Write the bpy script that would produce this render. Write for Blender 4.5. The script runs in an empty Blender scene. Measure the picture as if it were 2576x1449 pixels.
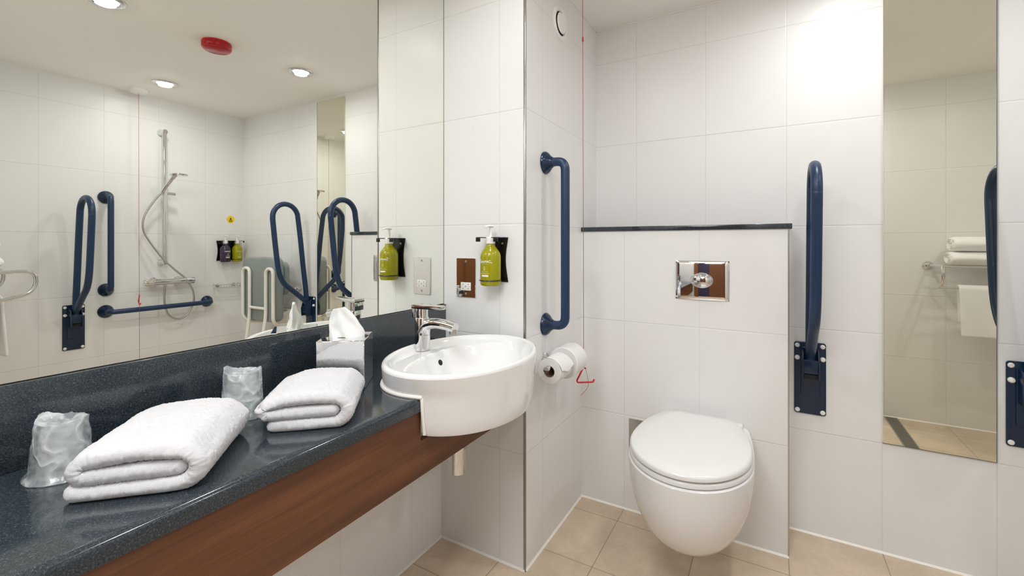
import bpy, bmesh, math, random
from mathutils import Vector, Matrix, noise
PI = math.pi
random.seed(7)
sc = bpy.context.scene
COL = sc.collection

# ------------------------------------------------------------------ camera, world, exposure
S = 0.4
CAMX, CAMY, CAMZ = 2.7078*S, -3.3858*S, 2.8261*S
cam_d = bpy.data.cameras.new('camera')
cam_d.sensor_width = 36.0
cam_d.lens = 36.0*1119.7/2576.0
cam_d.shift_y = -(724.5-613.56)/2576.0
cam_d.clip_start = 0.02
cam = bpy.data.objects.new('camera', cam_d)
COL.objects.link(cam)
cam.location = (CAMX, CAMY, CAMZ)
cam.rotation_euler = (PI/2, 0, 0.5227)
sc.camera = cam

world = bpy.data.worlds.new('world'); sc.world = world
world.use_nodes = True
world.node_tree.nodes['Background'].inputs[0].default_value = (1.0, 0.97, 0.93, 1)
world.node_tree.nodes['Background'].inputs[1].default_value = 0.25

sc.view_settings.view_transform = 'Standard'
sc.view_settings.look = 'None'
sc.view_settings.gamma = 1.0
sc.view_settings.use_curve_mapping = False
sc.view_settings.exposure = -1.40
sc.cycles.diffuse_bounces = 8
sc.cycles.glossy_bounces = 8
sc.cycles.transmission_bounces = 10
sc.cycles.max_bounces = 16
sc.cycles.sample_clamp_indirect = 4.0

DOWN_W = 5.5       # each ceiling downlight
BASIN_W = 1.8      # the one over the basin
FILL_W = 42.0      # unseen fill light added behind the camera to even out the lighting
HALL_W = 45.0

# room measures (metres): mirror wall x=0, short wall y=0, toilet wall y=YD, shower wall x=W
W, H = 6.7035*S, 5.414*S
YD, YB, WB, XB = 1.833*S, 1.3329*S, 0.8883*S, 2.8678*S
YR = -2.3584*S      # towel wall
XL = -0.0125        # tiles behind the mirror
JX, YE = 1.50, -1.95  # lobby corner and entrance wall
TX0, TXW, TZH = 0.250, 0.2985, 0.4   # tile grid
TY0, TYW = 0.138, 0.3025

# ------------------------------------------------------------------ materials
def srgb(r, g, b):
    f = lambda c: (c/255/12.92) if c/255 <= 0.04045 else ((c/255+0.055)/1.055)**2.4
    return (f(r), f(g), f(b), 1)

def mat(name, col, rough=0.4, metal=0.0, spec=0.5, **kw):
    m = bpy.data.materials.new(name); m.use_nodes = True
    b = m.node_tree.nodes['Principled BSDF']
    b.inputs['Base Color'].default_value = col
    b.inputs['Roughness'].default_value = rough
    b.inputs['Metallic'].default_value = metal
    b.inputs['Specular IOR Level'].default_value = spec
    for k, v in kw.items():
        b.inputs[k.replace('_', ' ')].default_value = v
    return m

class NT:
    def __init__(s, m):
        s.m = m; s.t = m.node_tree; s.b = s.t.nodes.get('Principled BSDF')
    def n(s, typ, **kw):
        x = s.t.nodes.new(typ)
        for k, v in kw.items(): setattr(x, k, v)
        return x
    def l(s, a, b): s.t.links.new(a, b)
    def math(s, op, a, b=None, c=None):
        x = s.n('ShaderNodeMath', operation=op)
        for i, v in enumerate((a, b, c)):
            if v is None: continue
            if isinstance(v, (int, float)): x.inputs[i].default_value = v
            else: s.l(v, x.inputs[i])
        return x.outputs[0]
    def ramp(s, fac, stops):
        x = s.n('ShaderNodeValToRGB')
        e = x.color_ramp.elements
        while len(e) < len(stops): e.new(0.5)
        for i, (p, c) in enumerate(stops): e[i].position = p; e[i].color = c
        s.l(fac, x.inputs[0]); return x.outputs[0]
    def bump(s, h, strength, dist):
        x = s.n('ShaderNodeBump'); x.inputs['Strength'].default_value = strength
        x.inputs['Distance'].default_value = dist
        s.l(h, x.inputs['Height']); s.l(x.outputs[0], s.b.inputs['Normal'])
    def noise(s, vec, scale, detail=2, rough=0.5):
        x = s.n('ShaderNodeTexNoise'); x.inputs['Scale'].default_value = scale
        x.inputs['Detail'].default_value = detail; x.inputs['Roughness'].default_value = rough
        if vec is not None: s.l(vec, x.inputs['Vector'])
        return x.outputs['Fac']
    def pos(s):
        return s.n('ShaderNodeNewGeometry').outputs['Position']

def tile_mat(name, axis, u0, uw, v0, vh, col, grout, rough, gw=0.0014, vaxis=2, speck=0.0, bump=0.5, vfade=1.0):
    m = mat(name, col, rough)
    t = NT(m)
    sep = t.n('ShaderNodeSeparateXYZ'); P = t.pos(); t.l(P, sep.inputs[0])
    u, v = sep.outputs[axis], sep.outputs[vaxis]
    def edge(c, c0, w):     # distance to nearest joint
        q = t.math('DIVIDE', t.math('SUBTRACT', c, c0), w)
        fr = t.math('FRACT', t.math('ADD', q, 100.5))
        return t.math('MULTIPLY', t.math('ABSOLUTE', t.math('SUBTRACT', fr, 0.5)), w)
    du, dv = edge(u, u0, uw), edge(v, v0, vh)
    d = t.math('MINIMUM', t.math('DIVIDE', du, vfade), dv)
    mr = t.n('ShaderNodeMapRange'); mr.inputs['From Min'].default_value = gw*0.55; mr.inputs['From Max'].default_value = gw
    t.l(d, mr.inputs['Value'])
    mix = t.n('ShaderNodeMix', data_type='RGBA'); t.l(mr.outputs[0], mix.inputs[0])
    mix.inputs[6].default_value = grout
    if speck > 0:
        n1 = t.noise(P, 5.0, 5, 0.65); n2 = t.noise(P, 60.0, 4, 0.6)
        f = t.math('ADD', t.math('MULTIPLY', n1, 0.75), t.math('MULTIPLY', n2, 0.25))
        c = t.ramp(f, [(0.3, tuple(x*(1-speck) for x in col[:3])+(1,)), (0.7, tuple(min(1, x*(1+speck*0.5)) for x in col[:3])+(1,))])
        t.l(c, mix.inputs[7])
    else:
        mix.inputs[7].default_value = col
    t.l(mix.outputs[2], t.b.inputs['Base Color'])
    mb = t.n('ShaderNodeMapRange'); mb.inputs['From Min'].default_value = gw*0.4; mb.inputs['From Max'].default_value = gw*2.6
    t.l(d, mb.inputs['Value'])
    h = t.math('ADD', mb.outputs[0], t.math('MULTIPLY', t.noise(P, 9.0, 1), 0.25))
    t.bump(h, bump, 0.0012)
    return m

WALLC = (0.80, 0.80, 0.797, 1); GROUT = (0.68, 0.675, 0.665, 1)
M = {}
M['tile_x'] = tile_mat('wall tiles across', 0, TX0, TXW, 0, TZH, WALLC, GROUT, 0.34, vfade=0.7)
M['tile_y'] = tile_mat('wall tiles along', 1, TY0, TYW, 0, TZH, WALLC, GROUT, 0.34, vfade=0.7)
M['floor'] = tile_mat('floor tiles', 0, TX0, TXW, TY0-0.004, 0.2995, srgb(208, 190, 168), srgb(160, 142, 118), 0.36, gw=0.0022, vaxis=1, speck=0.24, bump=0.3)
M['ceiling'] = mat('ceiling paint', (0.91, 0.895, 0.86, 1), 0.75)
M['paint'] = mat('wall paint', (0.78, 0.765, 0.74, 1), 0.6)
M['mirror'] = mat('silvered glass', (0.93, 0.945, 0.895, 1), 0.0, 1.0)
M['tinted_mirror'] = mat('warm tinted silvered glass', (0.86, 0.84, 0.725, 1), 0.0, 1.0)
M['mirror_edge'] = mat('glass edge', (0.10, 0.13, 0.12, 1), 0.2)
M['chrome'] = mat('chrome', (0.74, 0.74, 0.74, 1), 0.06, 1.0)
M['polished'] = mat('polished steel', (0.80, 0.80, 0.80, 1), 0.03, 1.0)
M['satin'] = mat('satin steel', (0.55, 0.53, 0.50, 1), 0.3, 1.0)
M['trim'] = mat('aluminium trim', (0.36, 0.35, 0.33, 1), 0.28, 1.0)
M['ceramic'] = mat('white ceramic', (0.77, 0.77, 0.77, 1), 0.08, Coat_Weight=0.3, Coat_Roughness=0.03)
M['seat'] = mat('white thermoset', (0.75, 0.75, 0.745, 1), 0.18)
M['sealant'] = mat('white sealant', (0.86, 0.84, 0.80, 1), 0.4)
M['navy'] = mat('navy plastic', srgb(20, 48, 82), 0.36)
t = NT(M['navy']); t.bump(t.noise(t.pos(), 420.0, 2), 0.12, 0.0006)
M['navy_gloss'] = mat('navy enamel', srgb(12, 38, 66), 0.22)
M['cap'] = mat('white plastic cap', (0.82, 0.81, 0.78, 1), 0.35)
M['white'] = mat('white plastic', (0.86, 0.85, 0.82, 1), 0.35)
M['offwhite'] = mat('cream coated steel', (0.82, 0.80, 0.74, 1), 0.3)
M['grey'] = mat('grey padded plastic', srgb(146, 155, 155), 0.5)
M['greydark'] = mat('dark grey plastic', srgb(138, 147, 146), 0.45)
M['black'] = mat('black lacquer', (0.006, 0.006, 0.006, 1), 0.25)
M['dark'] = mat('dark recess', (0.004, 0.004, 0.004, 1), 0.6)
M['red'] = mat('red plastic', srgb(206, 22, 36), 0.3)
M['cord'] = mat('red cord', srgb(158, 62, 62), 0.6)
M['beacon'] = mat('red lens', srgb(196, 12, 24), 0.12, Transmission_Weight=0.35, IOR=1.49)
M['paper'] = mat('soft tissue', (0.76, 0.76, 0.755, 1), 0.9)
M['card'] = mat('cardboard', srgb(150, 124, 98), 0.85)
M['print'] = mat('white print', (0.90, 0.90, 0.86, 1), 0.5)
M['dimprint'] = mat('pale print', srgb(214, 214, 150), 0.5)
M['yellow'] = mat('yellow vinyl', srgb(240, 205, 30), 0.35)
M['door'] = mat('brown door', srgb(120, 74, 42), 0.45)
M['purple'] = mat('dark corridor paint', srgb(62, 56, 84), 0.7)
M['carpet'] = mat('corridor carpet', srgb(60, 52, 60), 0.95)

def bottle_mat(name, col):
    m = mat(name, col, 0.18, Subsurface_Weight=0.25, Subsurface_Scale=0.02)
    return m
M['green'] = bottle_mat('olive green bottle', srgb(152, 148, 8))
M['plum'] = bottle_mat('dark purple bottle', srgb(58, 44, 70))

m = M['stone'] = mat('dark speckled stone', srgb(40, 48, 56), 0.13)
t = NT(m); P = t.pos()
v = t.n('ShaderNodeTexVoronoi'); v.inputs['Scale'].default_value = 520; t.l(P, v.inputs['Vector'])
n = t.noise(P, 380.0, 3, 0.7); n2 = t.noise(P, 1300.0, 1, 0.6)
f = t.math('ADD', t.math('MULTIPLY', n, 0.6), t.math('MULTIPLY', n2, 0.4))
c = t.ramp(f, [(0.34, srgb(19, 25, 30)), (0.5, srgb(39, 47, 54)), (0.62, srgb(65, 75, 82)), (0.76, srgb(150, 158, 164))])
t.l(c, t.b.inputs['Base Color'])
t.b.inputs['Coat Weight'].default_value = 0.35; t.b.inputs['Coat Roughness'].default_value = 0.1

m = M['wood'] = mat('walnut laminate', srgb(104, 62, 36), 0.42)
t = NT(m); mp = t.n('ShaderNodeMapping'); mp.inputs['Scale'].default_value = (30, 1.5, 26)
t.l(t.pos(), mp.inputs['Vector'])
n1 = t.noise(mp.outputs[0], 1.3, 4, 0.6)
mp2 = t.n('ShaderNodeMapping'); mp2.inputs['Scale'].default_value = (60, 4, 300); t.l(t.pos(), mp2.inputs['Vector'])
n2 = t.noise(mp2.outputs[0], 1.0, 3, 0.6)
f = t.math('ADD', t.math('MULTIPLY', n1, 0.7), t.math('MULTIPLY', n2, 0.3))
c = t.ramp(f, [(0.30, srgb(70, 38, 20)), (0.5, srgb(94, 55, 31)), (0.7, srgb(116, 72, 42))])
t.l(c, t.b.inputs['Base Color'])

M['bath_towel'] = mat('bright white cotton', (0.90, 0.90, 0.91, 1), 0.95)
m = M['towel'] = mat('white terry', (0.62, 0.62, 0.645, 1), 0.95, Sheen_Weight=0.15)
t = NT(m); t.bump(t.noise(t.pos(), 900.0, 2, 0.7), 0.5, 0.002)

m = M['film'] = bpy.data.materials.new('crinkled plastic film'); m.use_nodes = True
t = NT(m); b = t.b
b.inputs['Base Color'].default_value = (0.90, 0.94, 0.96, 1); b.inputs['Roughness'].default_value = 0.12
b.inputs['Specular IOR Level'].default_value = 0.9
P = t.pos(); nz = t.noise(P, 34.0, 2, 0.5)
rg = t.math('SUBTRACT', 1.0, t.math('ABSOLUTE', t.math('MULTIPLY', t.math('SUBTRACT', t.noise(P, 26.0, 1, 0.5), 0.5), 9.0)))
rg = t.math('MAXIMUM', rg, 0.0)
t.bump(t.math('ADD', nz, t.math('MULTIPLY', rg, 0.35)), 0.8, 0.006)
tr = t.n('ShaderNodeBsdfTransparent'); tr.inputs[0].default_value = (0.96, 0.98, 0.99, 1)
mx = t.n('ShaderNodeMixShader'); fz = t.ramp(t.math('ADD', t.math('MULTIPLY', nz, 0.7), t.math('MULTIPLY', rg, 0.3)), [(0.25, (0.15, 0.15, 0.15, 1)), (0.75, (0.55, 0.55, 0.55, 1))])
t.l(fz, mx.inputs[0]); t.l(tr.outputs[0], mx.inputs[1]); t.l(b.outputs[0], mx.inputs[2])
t.l(mx.outputs[0], t.t.nodes['Material Output'].inputs[0])

m = M['clear'] = bpy.data.materials.new('clear tumbler'); m.use_nodes = True
t = NT(m); b = t.b
b.inputs['Base Color'].default_value = (0.85, 0.89, 0.90, 1); b.inputs['Roughness'].default_value = 0.1
tr = t.n('ShaderNodeBsdfTransparent'); mx = t.n('ShaderNodeMixShader'); mx.inputs[0].default_value = 0.16
t.l(tr.outputs[0], mx.inputs[1]); t.l(b.outputs[0], mx.inputs[2]); t.l(mx.outputs[0], t.t.nodes['Material Output'].inputs[0])

m = M['grate'] = mat('steel grating', (0.42, 0.41, 0.38, 1), 0.35, 1.0)
t = NT(m); sep = t.n('ShaderNodeSeparateXYZ'); t.l(t.pos(), sep.inputs[0])
a = t.math('SINE', t.math('MULTIPLY', sep.outputs[0], 2*PI/0.008)); b2 = t.math('SINE', t.math('MULTIPLY', sep.outputs[1], 2*PI/0.008))
f = t.math('GREATER_THAN', t.math('MULTIPLY', a, b2), 0.05)
c = t.ramp(f, [(0.4, (0.40, 0.39, 0.36, 1)), (0.6, (0.03, 0.03, 0.03, 1))]); t.l(c, t.b.inputs['Base Color'])

def emit(name, col, s):
    m = bpy.data.materials.new(name); m.use_nodes = True
    b = m.node_tree.nodes['Principled BSDF']
    b.inputs['Base Color'].default_value = (0.9, 0.9, 0.9, 1)
    b.inputs['Emission Color'].default_value = col; b.inputs['Emission Strength'].default_value = s
    return m
M['bright_lamp'] = emit('lit downlight lens', (1, 0.99, 0.975, 1), 300.0)
M['lamp'] = emit('lit fill panel face', (1, 0.97, 0.92, 1), 9.0)  # glowing face of the added fill panel

# ------------------------------------------------------------------ mesh building
class MB:
    def __init__(s): s.v = []; s.f = []
    def add(s, vs, fs, mx=None):
        o = len(s.v)
        s.v += [tuple(mx @ Vector(p)) if mx else tuple(p) for p in vs]
        s.f += [tuple(i+o for i in f) for f in fs]
        return s
    def bm(s, bm):
        bm.verts.index_update()
        s.add([v.co[:] for v in bm.verts], [[v.index for v in f.verts] for f in bm.faces]); bm.free(); return s
    def box(s, lo, hi, bev=0.0, seg=2):
        b = bmesh.new(); bmesh.ops.create_cube(b, size=1)
        for v in b.verts: v.co = Vector([(lo[i]+hi[i])/2 + v.co[i]*(hi[i]-lo[i]) for i in range(3)])
        if bev > 0: bmesh.ops.bevel(b, geom=b.edges[:], offset=bev, segments=seg, profile=0.5, affect='EDGES')
        return s.bm(b)
    def prism(s, poly, d0, d1, mapf, bev=0.0, seg=2):
        """poly: 2D outline; mapf(a,b,d)->xyz"""
        b = bmesh.new(); n = len(poly)
        v0 = [b.verts.new(mapf(a, c, d0)) for a, c in poly]; v1 = [b.verts.new(mapf(a, c, d1)) for a, c in poly]
        b.faces.new(v0[::-1]); b.faces.new(v1)
        for i in range(n): b.faces.new((v0[i], v0[(i+1) % n], v1[(i+1) % n], v1[i]))
        bmesh.ops.recalc_face_normals(b, faces=b.faces[:])
        if bev > 0:
            es = [e for e in b.edges if any(len(f.verts) == n or n == 4 for f in e.link_faces) and e.calc_face_angle(0) > 0.5] if n != 4 else b.edges[:]
            bmesh.ops.bevel(b, geom=es, offset=bev, segments=seg, profile=0.5, affect='EDGES')
        return s.bm(b)
    def grid(s, P, cu=False, cv=False):
        nu, nv = len(P), len(P[0]); o = len(s.v)
        for r in P: s.v += [tuple(p) for p in r]
        for i in range(nu if cu else nu-1):
            for j in range(nv if cv else nv-1):
                a, b = (i+1) % nu, (j+1) % nv
                s.f.append((o+i*nv+j, o+a*nv+j, o+a*nv+b, o+i*nv+b))
        return s
    def fan(s, ring):
        o = len(s.v); s.v += [tuple(p) for p in ring]; s.f.append(tuple(range(o, o+len(ring)))); return s
    def lathe(s, prof, c=(0, 0, 0), axis='z', n=32, cap=True, sx=1, sy=1):
        def mp(r, z, a):
            p = (r*math.cos(a)*sx, r*math.sin(a)*sy, z)
            if axis == 'y': p = (p[0], p[2], p[1])
            elif axis == 'x': p = (p[2], p[0], p[1])
            return (c[0]+p[0], c[1]+p[1], c[2]+p[2])
        P = [[mp(r, z, 2*PI*k/n) for k in range(n)] for r, z in prof]
        s.grid(P, cv=True)
        if cap:
            if prof[0][0] > 1e-6: s.fan(P[0][::-1])
            if prof[-1][0] > 1e-6: s.fan(P[-1])
        return s
    def tube(s, pts, r, n=12, cap=True, closed=False, flat=None):
        pts = [Vector(p) for p in pts]; m = len(pts); rr = r if isinstance(r, (list, tuple)) else [r]*m
        tan = []
        for i in range(m):
            a = pts[(i-1) % m] if (i > 0 or closed) else pts[i]; b = pts[(i+1) % m] if (i < m-1 or closed) else pts[i]
            tan.append((b-a).normalized())
        up = Vector((0, 0, 1)) if abs(tan[0].z) < 0.9 else Vector((1, 0, 0))
        nrm = (up - tan[0]*up.dot(tan[0])).normalized(); R = []
        for i in range(m):
            if i:
                nrm = nrm - tan[i]*nrm.dot(tan[i])
                nrm.normalize()
            bi = tan[i].cross(nrm)
            fx, fy = (flat if flat else (1, 1))
            R.append([pts[i] + (nrm*math.cos(2*PI*k/n)*fx + bi*math.sin(2*PI*k/n)*fy)*rr[i] for k in range(n)])
        s.grid(R, cu=closed, cv=True)
        if cap and not closed: s.fan(R[0][::-1]); s.fan(R[-1])
        return s

def fillet(pts, rad, seg=6, closed=False):
    """round the corners of a polyline"""
    pts = [Vector(p) for p in pts]; out = []; n = len(pts)
    for i, p in enumerate(pts):
        if not closed and i in (0, n-1): out.append(p); continue
        a, b = pts[(i-1) % n], pts[(i+1) % n]
        u, v = (a-p), (b-p); ru = rad if not isinstance(rad, dict) else rad.get(i, 0.01)
        k = min(ru, u.length*0.49, v.length*0.49); A = p+u.normalized()*k; B = p+v.normalized()*k
        for j in range(seg+1):
            q = j/seg; out.append(A*(1-q)**2 + p*2*q*(1-q) + B*q*q)
    return out

def spline(pts, k=8):
    pts = [Vector(p) for p in pts]; out = []
    for i in range(len(pts)-1):
        p0, p1, p2, p3 = pts[max(i-1, 0)], pts[i], pts[i+1], pts[min(i+2, len(pts)-1)]
        for j in range(k):
            t = j/k
            out.append(0.5*((2*p1)+(p2-p0)*t+(2*p0-5*p1+4*p2-p3)*t*t+(3*p1-p0-3*p2+p3)*t**3))
    out.append(pts[-1]); return out

def rrect(x0, x1, y0, y1, r, seg=4):
    o = []
    for cx, cy, a0 in ((x1-r, y1-r, 0), (x0+r, y1-r, PI/2), (x0+r, y0+r, PI), (x1-r, y0+r, 1.5*PI)):
        o += [(cx+r*math.cos(a0+PI/2*k/seg), cy+r*math.sin(a0+PI/2*k/seg)) for k in range(seg+1)]
    return o

def finish(me, smooth):
    b = bmesh.new(); b.from_mesh(me); bmesh.ops.remove_doubles(b, verts=b.verts[:], dist=1e-6)
    bmesh.ops.recalc_face_normals(b, faces=b.faces[:]); b.to_mesh(me); b.free()
    if smooth:
        me.polygons.foreach_set('use_smooth', [True]*len(me.polygons))
        me.set_sharp_from_angle(angle=math.radians(smooth))
    me.update()

def root_of(o):
    while o.parent: o = o.parent
    return o

def link(name, mb, material, parent=None, world=False, smooth=38):
    vs = mb.v
    if parent is not None and world:
        inv = root_of(parent).matrix_basis.inverted(); vs = [inv @ Vector(p) for p in vs]
    loc = None
    if parent is None:
        xs, ys, zs = zip(*vs); loc = Vector(((min(xs)+max(xs))/2, (min(ys)+max(ys))/2, min(zs)))
        vs = [Vector(p)-loc for p in vs]
    me = bpy.data.meshes.new(name); me.from_pydata([tuple(p) for p in vs], [], mb.f); me.validate()
    finish(me, smooth)
    me.materials.append(M[material] if isinstance(material, str) else material)
    o = bpy.data.objects.new(name, me); COL.objects.link(o)
    if parent is not None: o.parent = parent
    else: o.location = loc
    return o

def tag(o, label, cat, group=None):
    o['label'] = label; o['category'] = cat
    if group: o['group'] = group
    return o

def thing(name, label, cat, loc, rot=0.0, group=None):
    o = bpy.data.objects.new(name, None); COL.objects.link(o)
    o.empty_display_size = 0.05
    o.location = loc; o.rotation_euler = (0, 0, rot)
    return tag(o, label, cat, group)

def struct(name, mb, material, smooth=0):
    o = link(name, mb, material, smooth=smooth); o['kind'] = 'structure'; return o

def copy_tree(o, parent=None):
    c = o.copy(); COL.objects.link(c)
    if parent is not None:
        c.parent = parent; c.matrix_parent_inverse = o.matrix_parent_inverse.copy()
    for ch in list(o.children): copy_tree(ch, c)
    return c

def place(o, loc, rot, label, group=None):
    o.location = loc; o.rotation_euler = (0, 0, rot); o['label'] = label
    if group: o['group'] = group
    return o

R_BACK, R_RIGHT, R_SIDE, R_REAR = PI, PI/2, -PI/2, 0.0   # local +y leaves the wall

# ------------------------------------------------------------------ the setting
struct('floor', MB().box((-0.3, YE-1.6, -0.1), (W+0.2, YD+0.2, 0)), 'floor')
struct('ceiling', MB().box((-0.3, YE-1.6, H), (W+0.2, YD+0.2, H+0.1)), 'ceiling')
struct('wall_left', MB().box((XL-0.12, YE, 0), (XL, 0, H)), 'tile_y')
# short wall and its return, one solid pier
def wall_faces(name, lo, hi, mx, my):
    o = struct(name, MB().box(lo, hi), mx)
    o.data.materials.append(M[my])
    for p in o.data.polygons:
        if abs(p.normal.x) > 0.5: p.material_index = 1
    return o
wall_faces('wall_pier', (XL-0.12, 0, 0), (WB, YD, H), 'tile_x', 'tile_y')
struct('wall_back', MB().box((XL-0.12, YD, 0), (W+0.12, YD+0.12, H)), 'tile_x')
struct('wall_right', MB().box((W, YR-0.12, 0), (W+0.12, YD, H)), 'tile_y')
wall_faces('wall_rear', (JX, YR-0.12, 0), (W, YR, H), 'tile_x', 'tile_y')
struct('wall_lobby', MB().box((JX, YE, 0), (JX+0.12, YR-0.12, H)), 'paint')
wall_faces('wall_boxing', (WB, YB, 0), (XB, YD, 1.185), 'tile_x', 'tile_y')
# entrance wall with its doorway behind the camera
DX0, DX1, DZ = 0.44, 1.42, 2.02
struct('wall_entrance', MB().box((XL-0.12, YE-0.12, 0), (DX0, YE, H)).box((DX1, YE-0.12, 0), (JX+0.12, YE, H)).box((DX0, YE-0.12, DZ), (DX1, YE, H)), 'paint')
struct('door_1', MB().box((DX0-0.06, YE, 0), (DX0+0.02, YE+0.016, DZ+0.06)).box((DX1-0.02, YE, 0), (DX1+0.06, YE+0.016, DZ+0.06)).box((DX0-0.06, YE, DZ-0.02), (DX1+0.06, YE+0.016, DZ+0.06)).box((DX1-0.02, YE-0.12, 0), (DX1+0.001, YE, DZ)).box((DX0-0.001, YE-0.12, 0), (DX0+0.02, YE, DZ)), 'door')
struct('door_2', MB().box((DX1-0.045, YE-0.95, 0.01), (DX1-0.005, YE-0.122, DZ-0.03)), 'door')
struct('door_3', MB().box((0.66, YE-1.35, 0.0), (1.46, YE-1.335, DZ)), 'door')
struct('wall_corridor', MB().box((-1.0, YE-1.45, 0), (2.6, YE-1.35, H)), 'purple')

# metal corner strips and sealant lines
struct('trim_1', MB().prism([(0, 0), (0.008, 0), (0.008, 0.008), (0, 0.008)], 0, H, lambda a, b, d: (WB-0.0065+a, -0.0018+b, d), 0.002), 'trim', 38)
struct('trim_2', MB().box((XB-0.003, YB-0.001, 0.004), (XB+0.0012, YB+0.003, 1.185)), 'satin')
def bead(name, a, b, nx, ny, r=0.006):
    m = MB(); d = [Vector((a[0], a[1], 0.0)), Vector((b[0], b[1], 0.0))]
    pr = [(0, 0), (r, 0), (r*0.62, r*0.4), (r*0.4, r*0.62), (0, r)]
    P = [[(p.x+nx*q, p.y+ny*q, z) for q, z in pr] for p in d]
    m.grid(P); return struct(name, m, 'sealant')
bead('trim_3', (XL, YE, 0), (XL, 0, 0), 1, 0)
bead('trim_4', (XL, 0, 0), (WB, 0, 0), 0, -1)
bead('trim_5', (WB, 0, 0), (WB, YB, 0), 1, 0)
bead('trim_6', (WB, YB, 0), (XB, YB, 0), 0, -1)
bead('trim_7', (XB, YD, 0), (W, YD, 0), 0, -1)
bead('trim_8', (JX, YR, 0), (W, YR, 0), 0, 1)
bead('trim_9', (W, YR, 0), (W, YD, 0), -1, 0)
struct('trim_10', MB().box((WB, YD-0.004, H-0.005), (W, YD, H)).box((WB, 0, H-0.005), (WB+0.004, YD, H)).box((W-0.004, YR, H-0.005), (W, YD, H)), 'sealant')

# ------------------------------------------------------------------ mirrors
o = thing('wall_mirror', 'large frameless mirror over the dark backsplash beside the basin', 'mirror', (-0.003, -0.95, 0.902))
link('mirror_glass', MB().box((XL+0.001, YE+0.01, 0.9015), (0.0, -0.0015, H-0.004)), 'mirror', o, True, smooth=0)
link('edge_strip', MB().box((XL+0.001, -0.0014, 0.9015), (0.0008, -0.0002, H-0.004)), 'mirror_edge', o, True, smooth=0)
o = thing('dressing_mirror', 'tall narrow mirror on the tiled wall between the two folded navy rails', 'mirror', (1.591, YD-0.004, 0.405))
link('mirror_glass', MB().box((1.4455, YD-0.006, 0.406), (1.7385, YD-0.0005, H-0.016)), 'tinted_mirror', o, True, smooth=0)
link('edge_strip', MB().box((1.7386, YD-0.0066, 0.4045), (1.7402, YD-0.0005, H-0.016)).box((1.4445, YD-0.0066, 0.4043), (1.7402, YD-0.0005, 0.4058)), 'mirror_edge', o, True, smooth=0)

# ------------------------------------------------------------------ ceiling things
def downlight():
    r = thing('ceiling_downlight', '', 'ceiling light', (0, 0, 0))
    link('bezel', MB().lathe([(0.069, 0.001), (0.069, -0.004), (0.064, -0.008), (0.052, -0.009), (0.045, -0.004), (0.044, 0.001)], n=40, cap=False), 'chrome', r)
    link('lens', MB().lathe([(0.0, -0.0165), (0.022, -0.0155), (0.036, -0.0115), (0.044, -0.004)], n=32, cap=False), 'bright_lamp', r)
    ld = bpy.data.lights.new('downlight lamp', 'AREA'); ld.shape = 'DISK'; ld.size = 0.07; ld.energy = DOWN_W
    ld.color = (1, 0.995, 0.985); ld.spread = math.radians(170)
    lo = bpy.data.objects.new('lamp_light', ld); COL.objects.link(lo); lo.parent = r; lo.location = (0, 0, -0.0175)
    return r
dl = downlight()
spots = [((2.283, 0.013), 'round downlight in the ceiling nearest the shower rail'),
         ((1.350, 0.329), 'round downlight in the ceiling in front of the toilet wall'),
         ((1.355, -0.579), 'round downlight in the ceiling nearest the doorway, cut by the photo edge')]
for i, ((x, y), lab) in enumerate(spots):
    place(dl if i == 0 else copy_tree(dl), (x, y, H), 0, lab, 'recessed downlights in the ceiling')
bd = place(copy_tree(dl), (0.45, -0.42, H), 0, 'round downlight in the ceiling above the wash basin', 'recessed downlights in the ceiling')
for c in bd.children:
    if c.type == 'LIGHT': c.data = c.data.copy(); c.data.energy *= BASIN_W/DOWN_W; c.data.color = (0.98, 0.99, 1.0)
lob = thing('fill_panel_light', 'added rectangular fill panel on the lobby ceiling, unseen behind the viewer', 'ceiling light', (0.75, -1.52, H))  # invented fixture out of view, added as soft fill for flatter lighting
link('frame', MB().prism(rrect(-0.42, 0.42, -0.3, 0.3, 0.02), -0.012, 0.0, lambda a, b, d: (a, b, d)), 'white', lob)
link('fill_diffuser', MB().box((-0.4, -0.28, -0.0135), (0.4, 0.28, -0.0122)), 'lamp', lob)
ld = bpy.data.lights.new('panel fill', 'AREA'); ld.shape = 'RECTANGLE'; ld.size = 0.8; ld.size_y = 0.56; ld.energy = FILL_W; ld.color = (0.93, 0.97, 1.0)
lo = bpy.data.objects.new('fill_area_light', ld); COL.objects.link(lo); lo.parent = lob; lo.location = (0, 0, -0.016)
hd = bpy.data.lights.new('corridor lamp', 'AREA'); hd.size = 0.5; hd.energy = HALL_W
ho = bpy.data.objects.new('corridor_light', hd); COL.objects.link(ho); ho.location = (0.8, YE-0.75, H-0.03)

b = thing('alarm_beacon', 'round red alarm beacon on the ceiling', 'alarm beacon', (1.38, -0.127, H))
link('lens', MB().lathe([(0.0675, -0.006), (0.0675, -0.026), (0.064, -0.034), (0.055, -0.040), (0.0, -0.041)], n=24, cap=False), 'beacon', b)
link('base', MB().lathe([(0.0, 0.0), (0.066, 0.0), (0.066, -0.006), (0.0, -0.006)], n=24, cap=False), 'red', b)
link('core', MB().lathe([(0.0, -0.008), (0.045, -0.008), (0.040, -0.030), (0.0, -0.030)], n=20, cap=False), 'red', b)

def triangle_pull(r, z, ax, label=None):
    ux, uy = ax
    pts = [(0.009*ux, 0.009*uy, z-0.007), (0.0, 0.0, z), (-0.027*ux, -0.027*uy, z-0.054), (-0.024*ux, -0.024*uy, z-0.062), (0.038*ux, 0.038*uy, z-0.060), (0.042*ux, 0.042*uy, z-0.049)]
    return link('pull_triangle', MB().tube(fillet(pts, 0.005, 3), 0.0034, 8), 'red', r)

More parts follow.
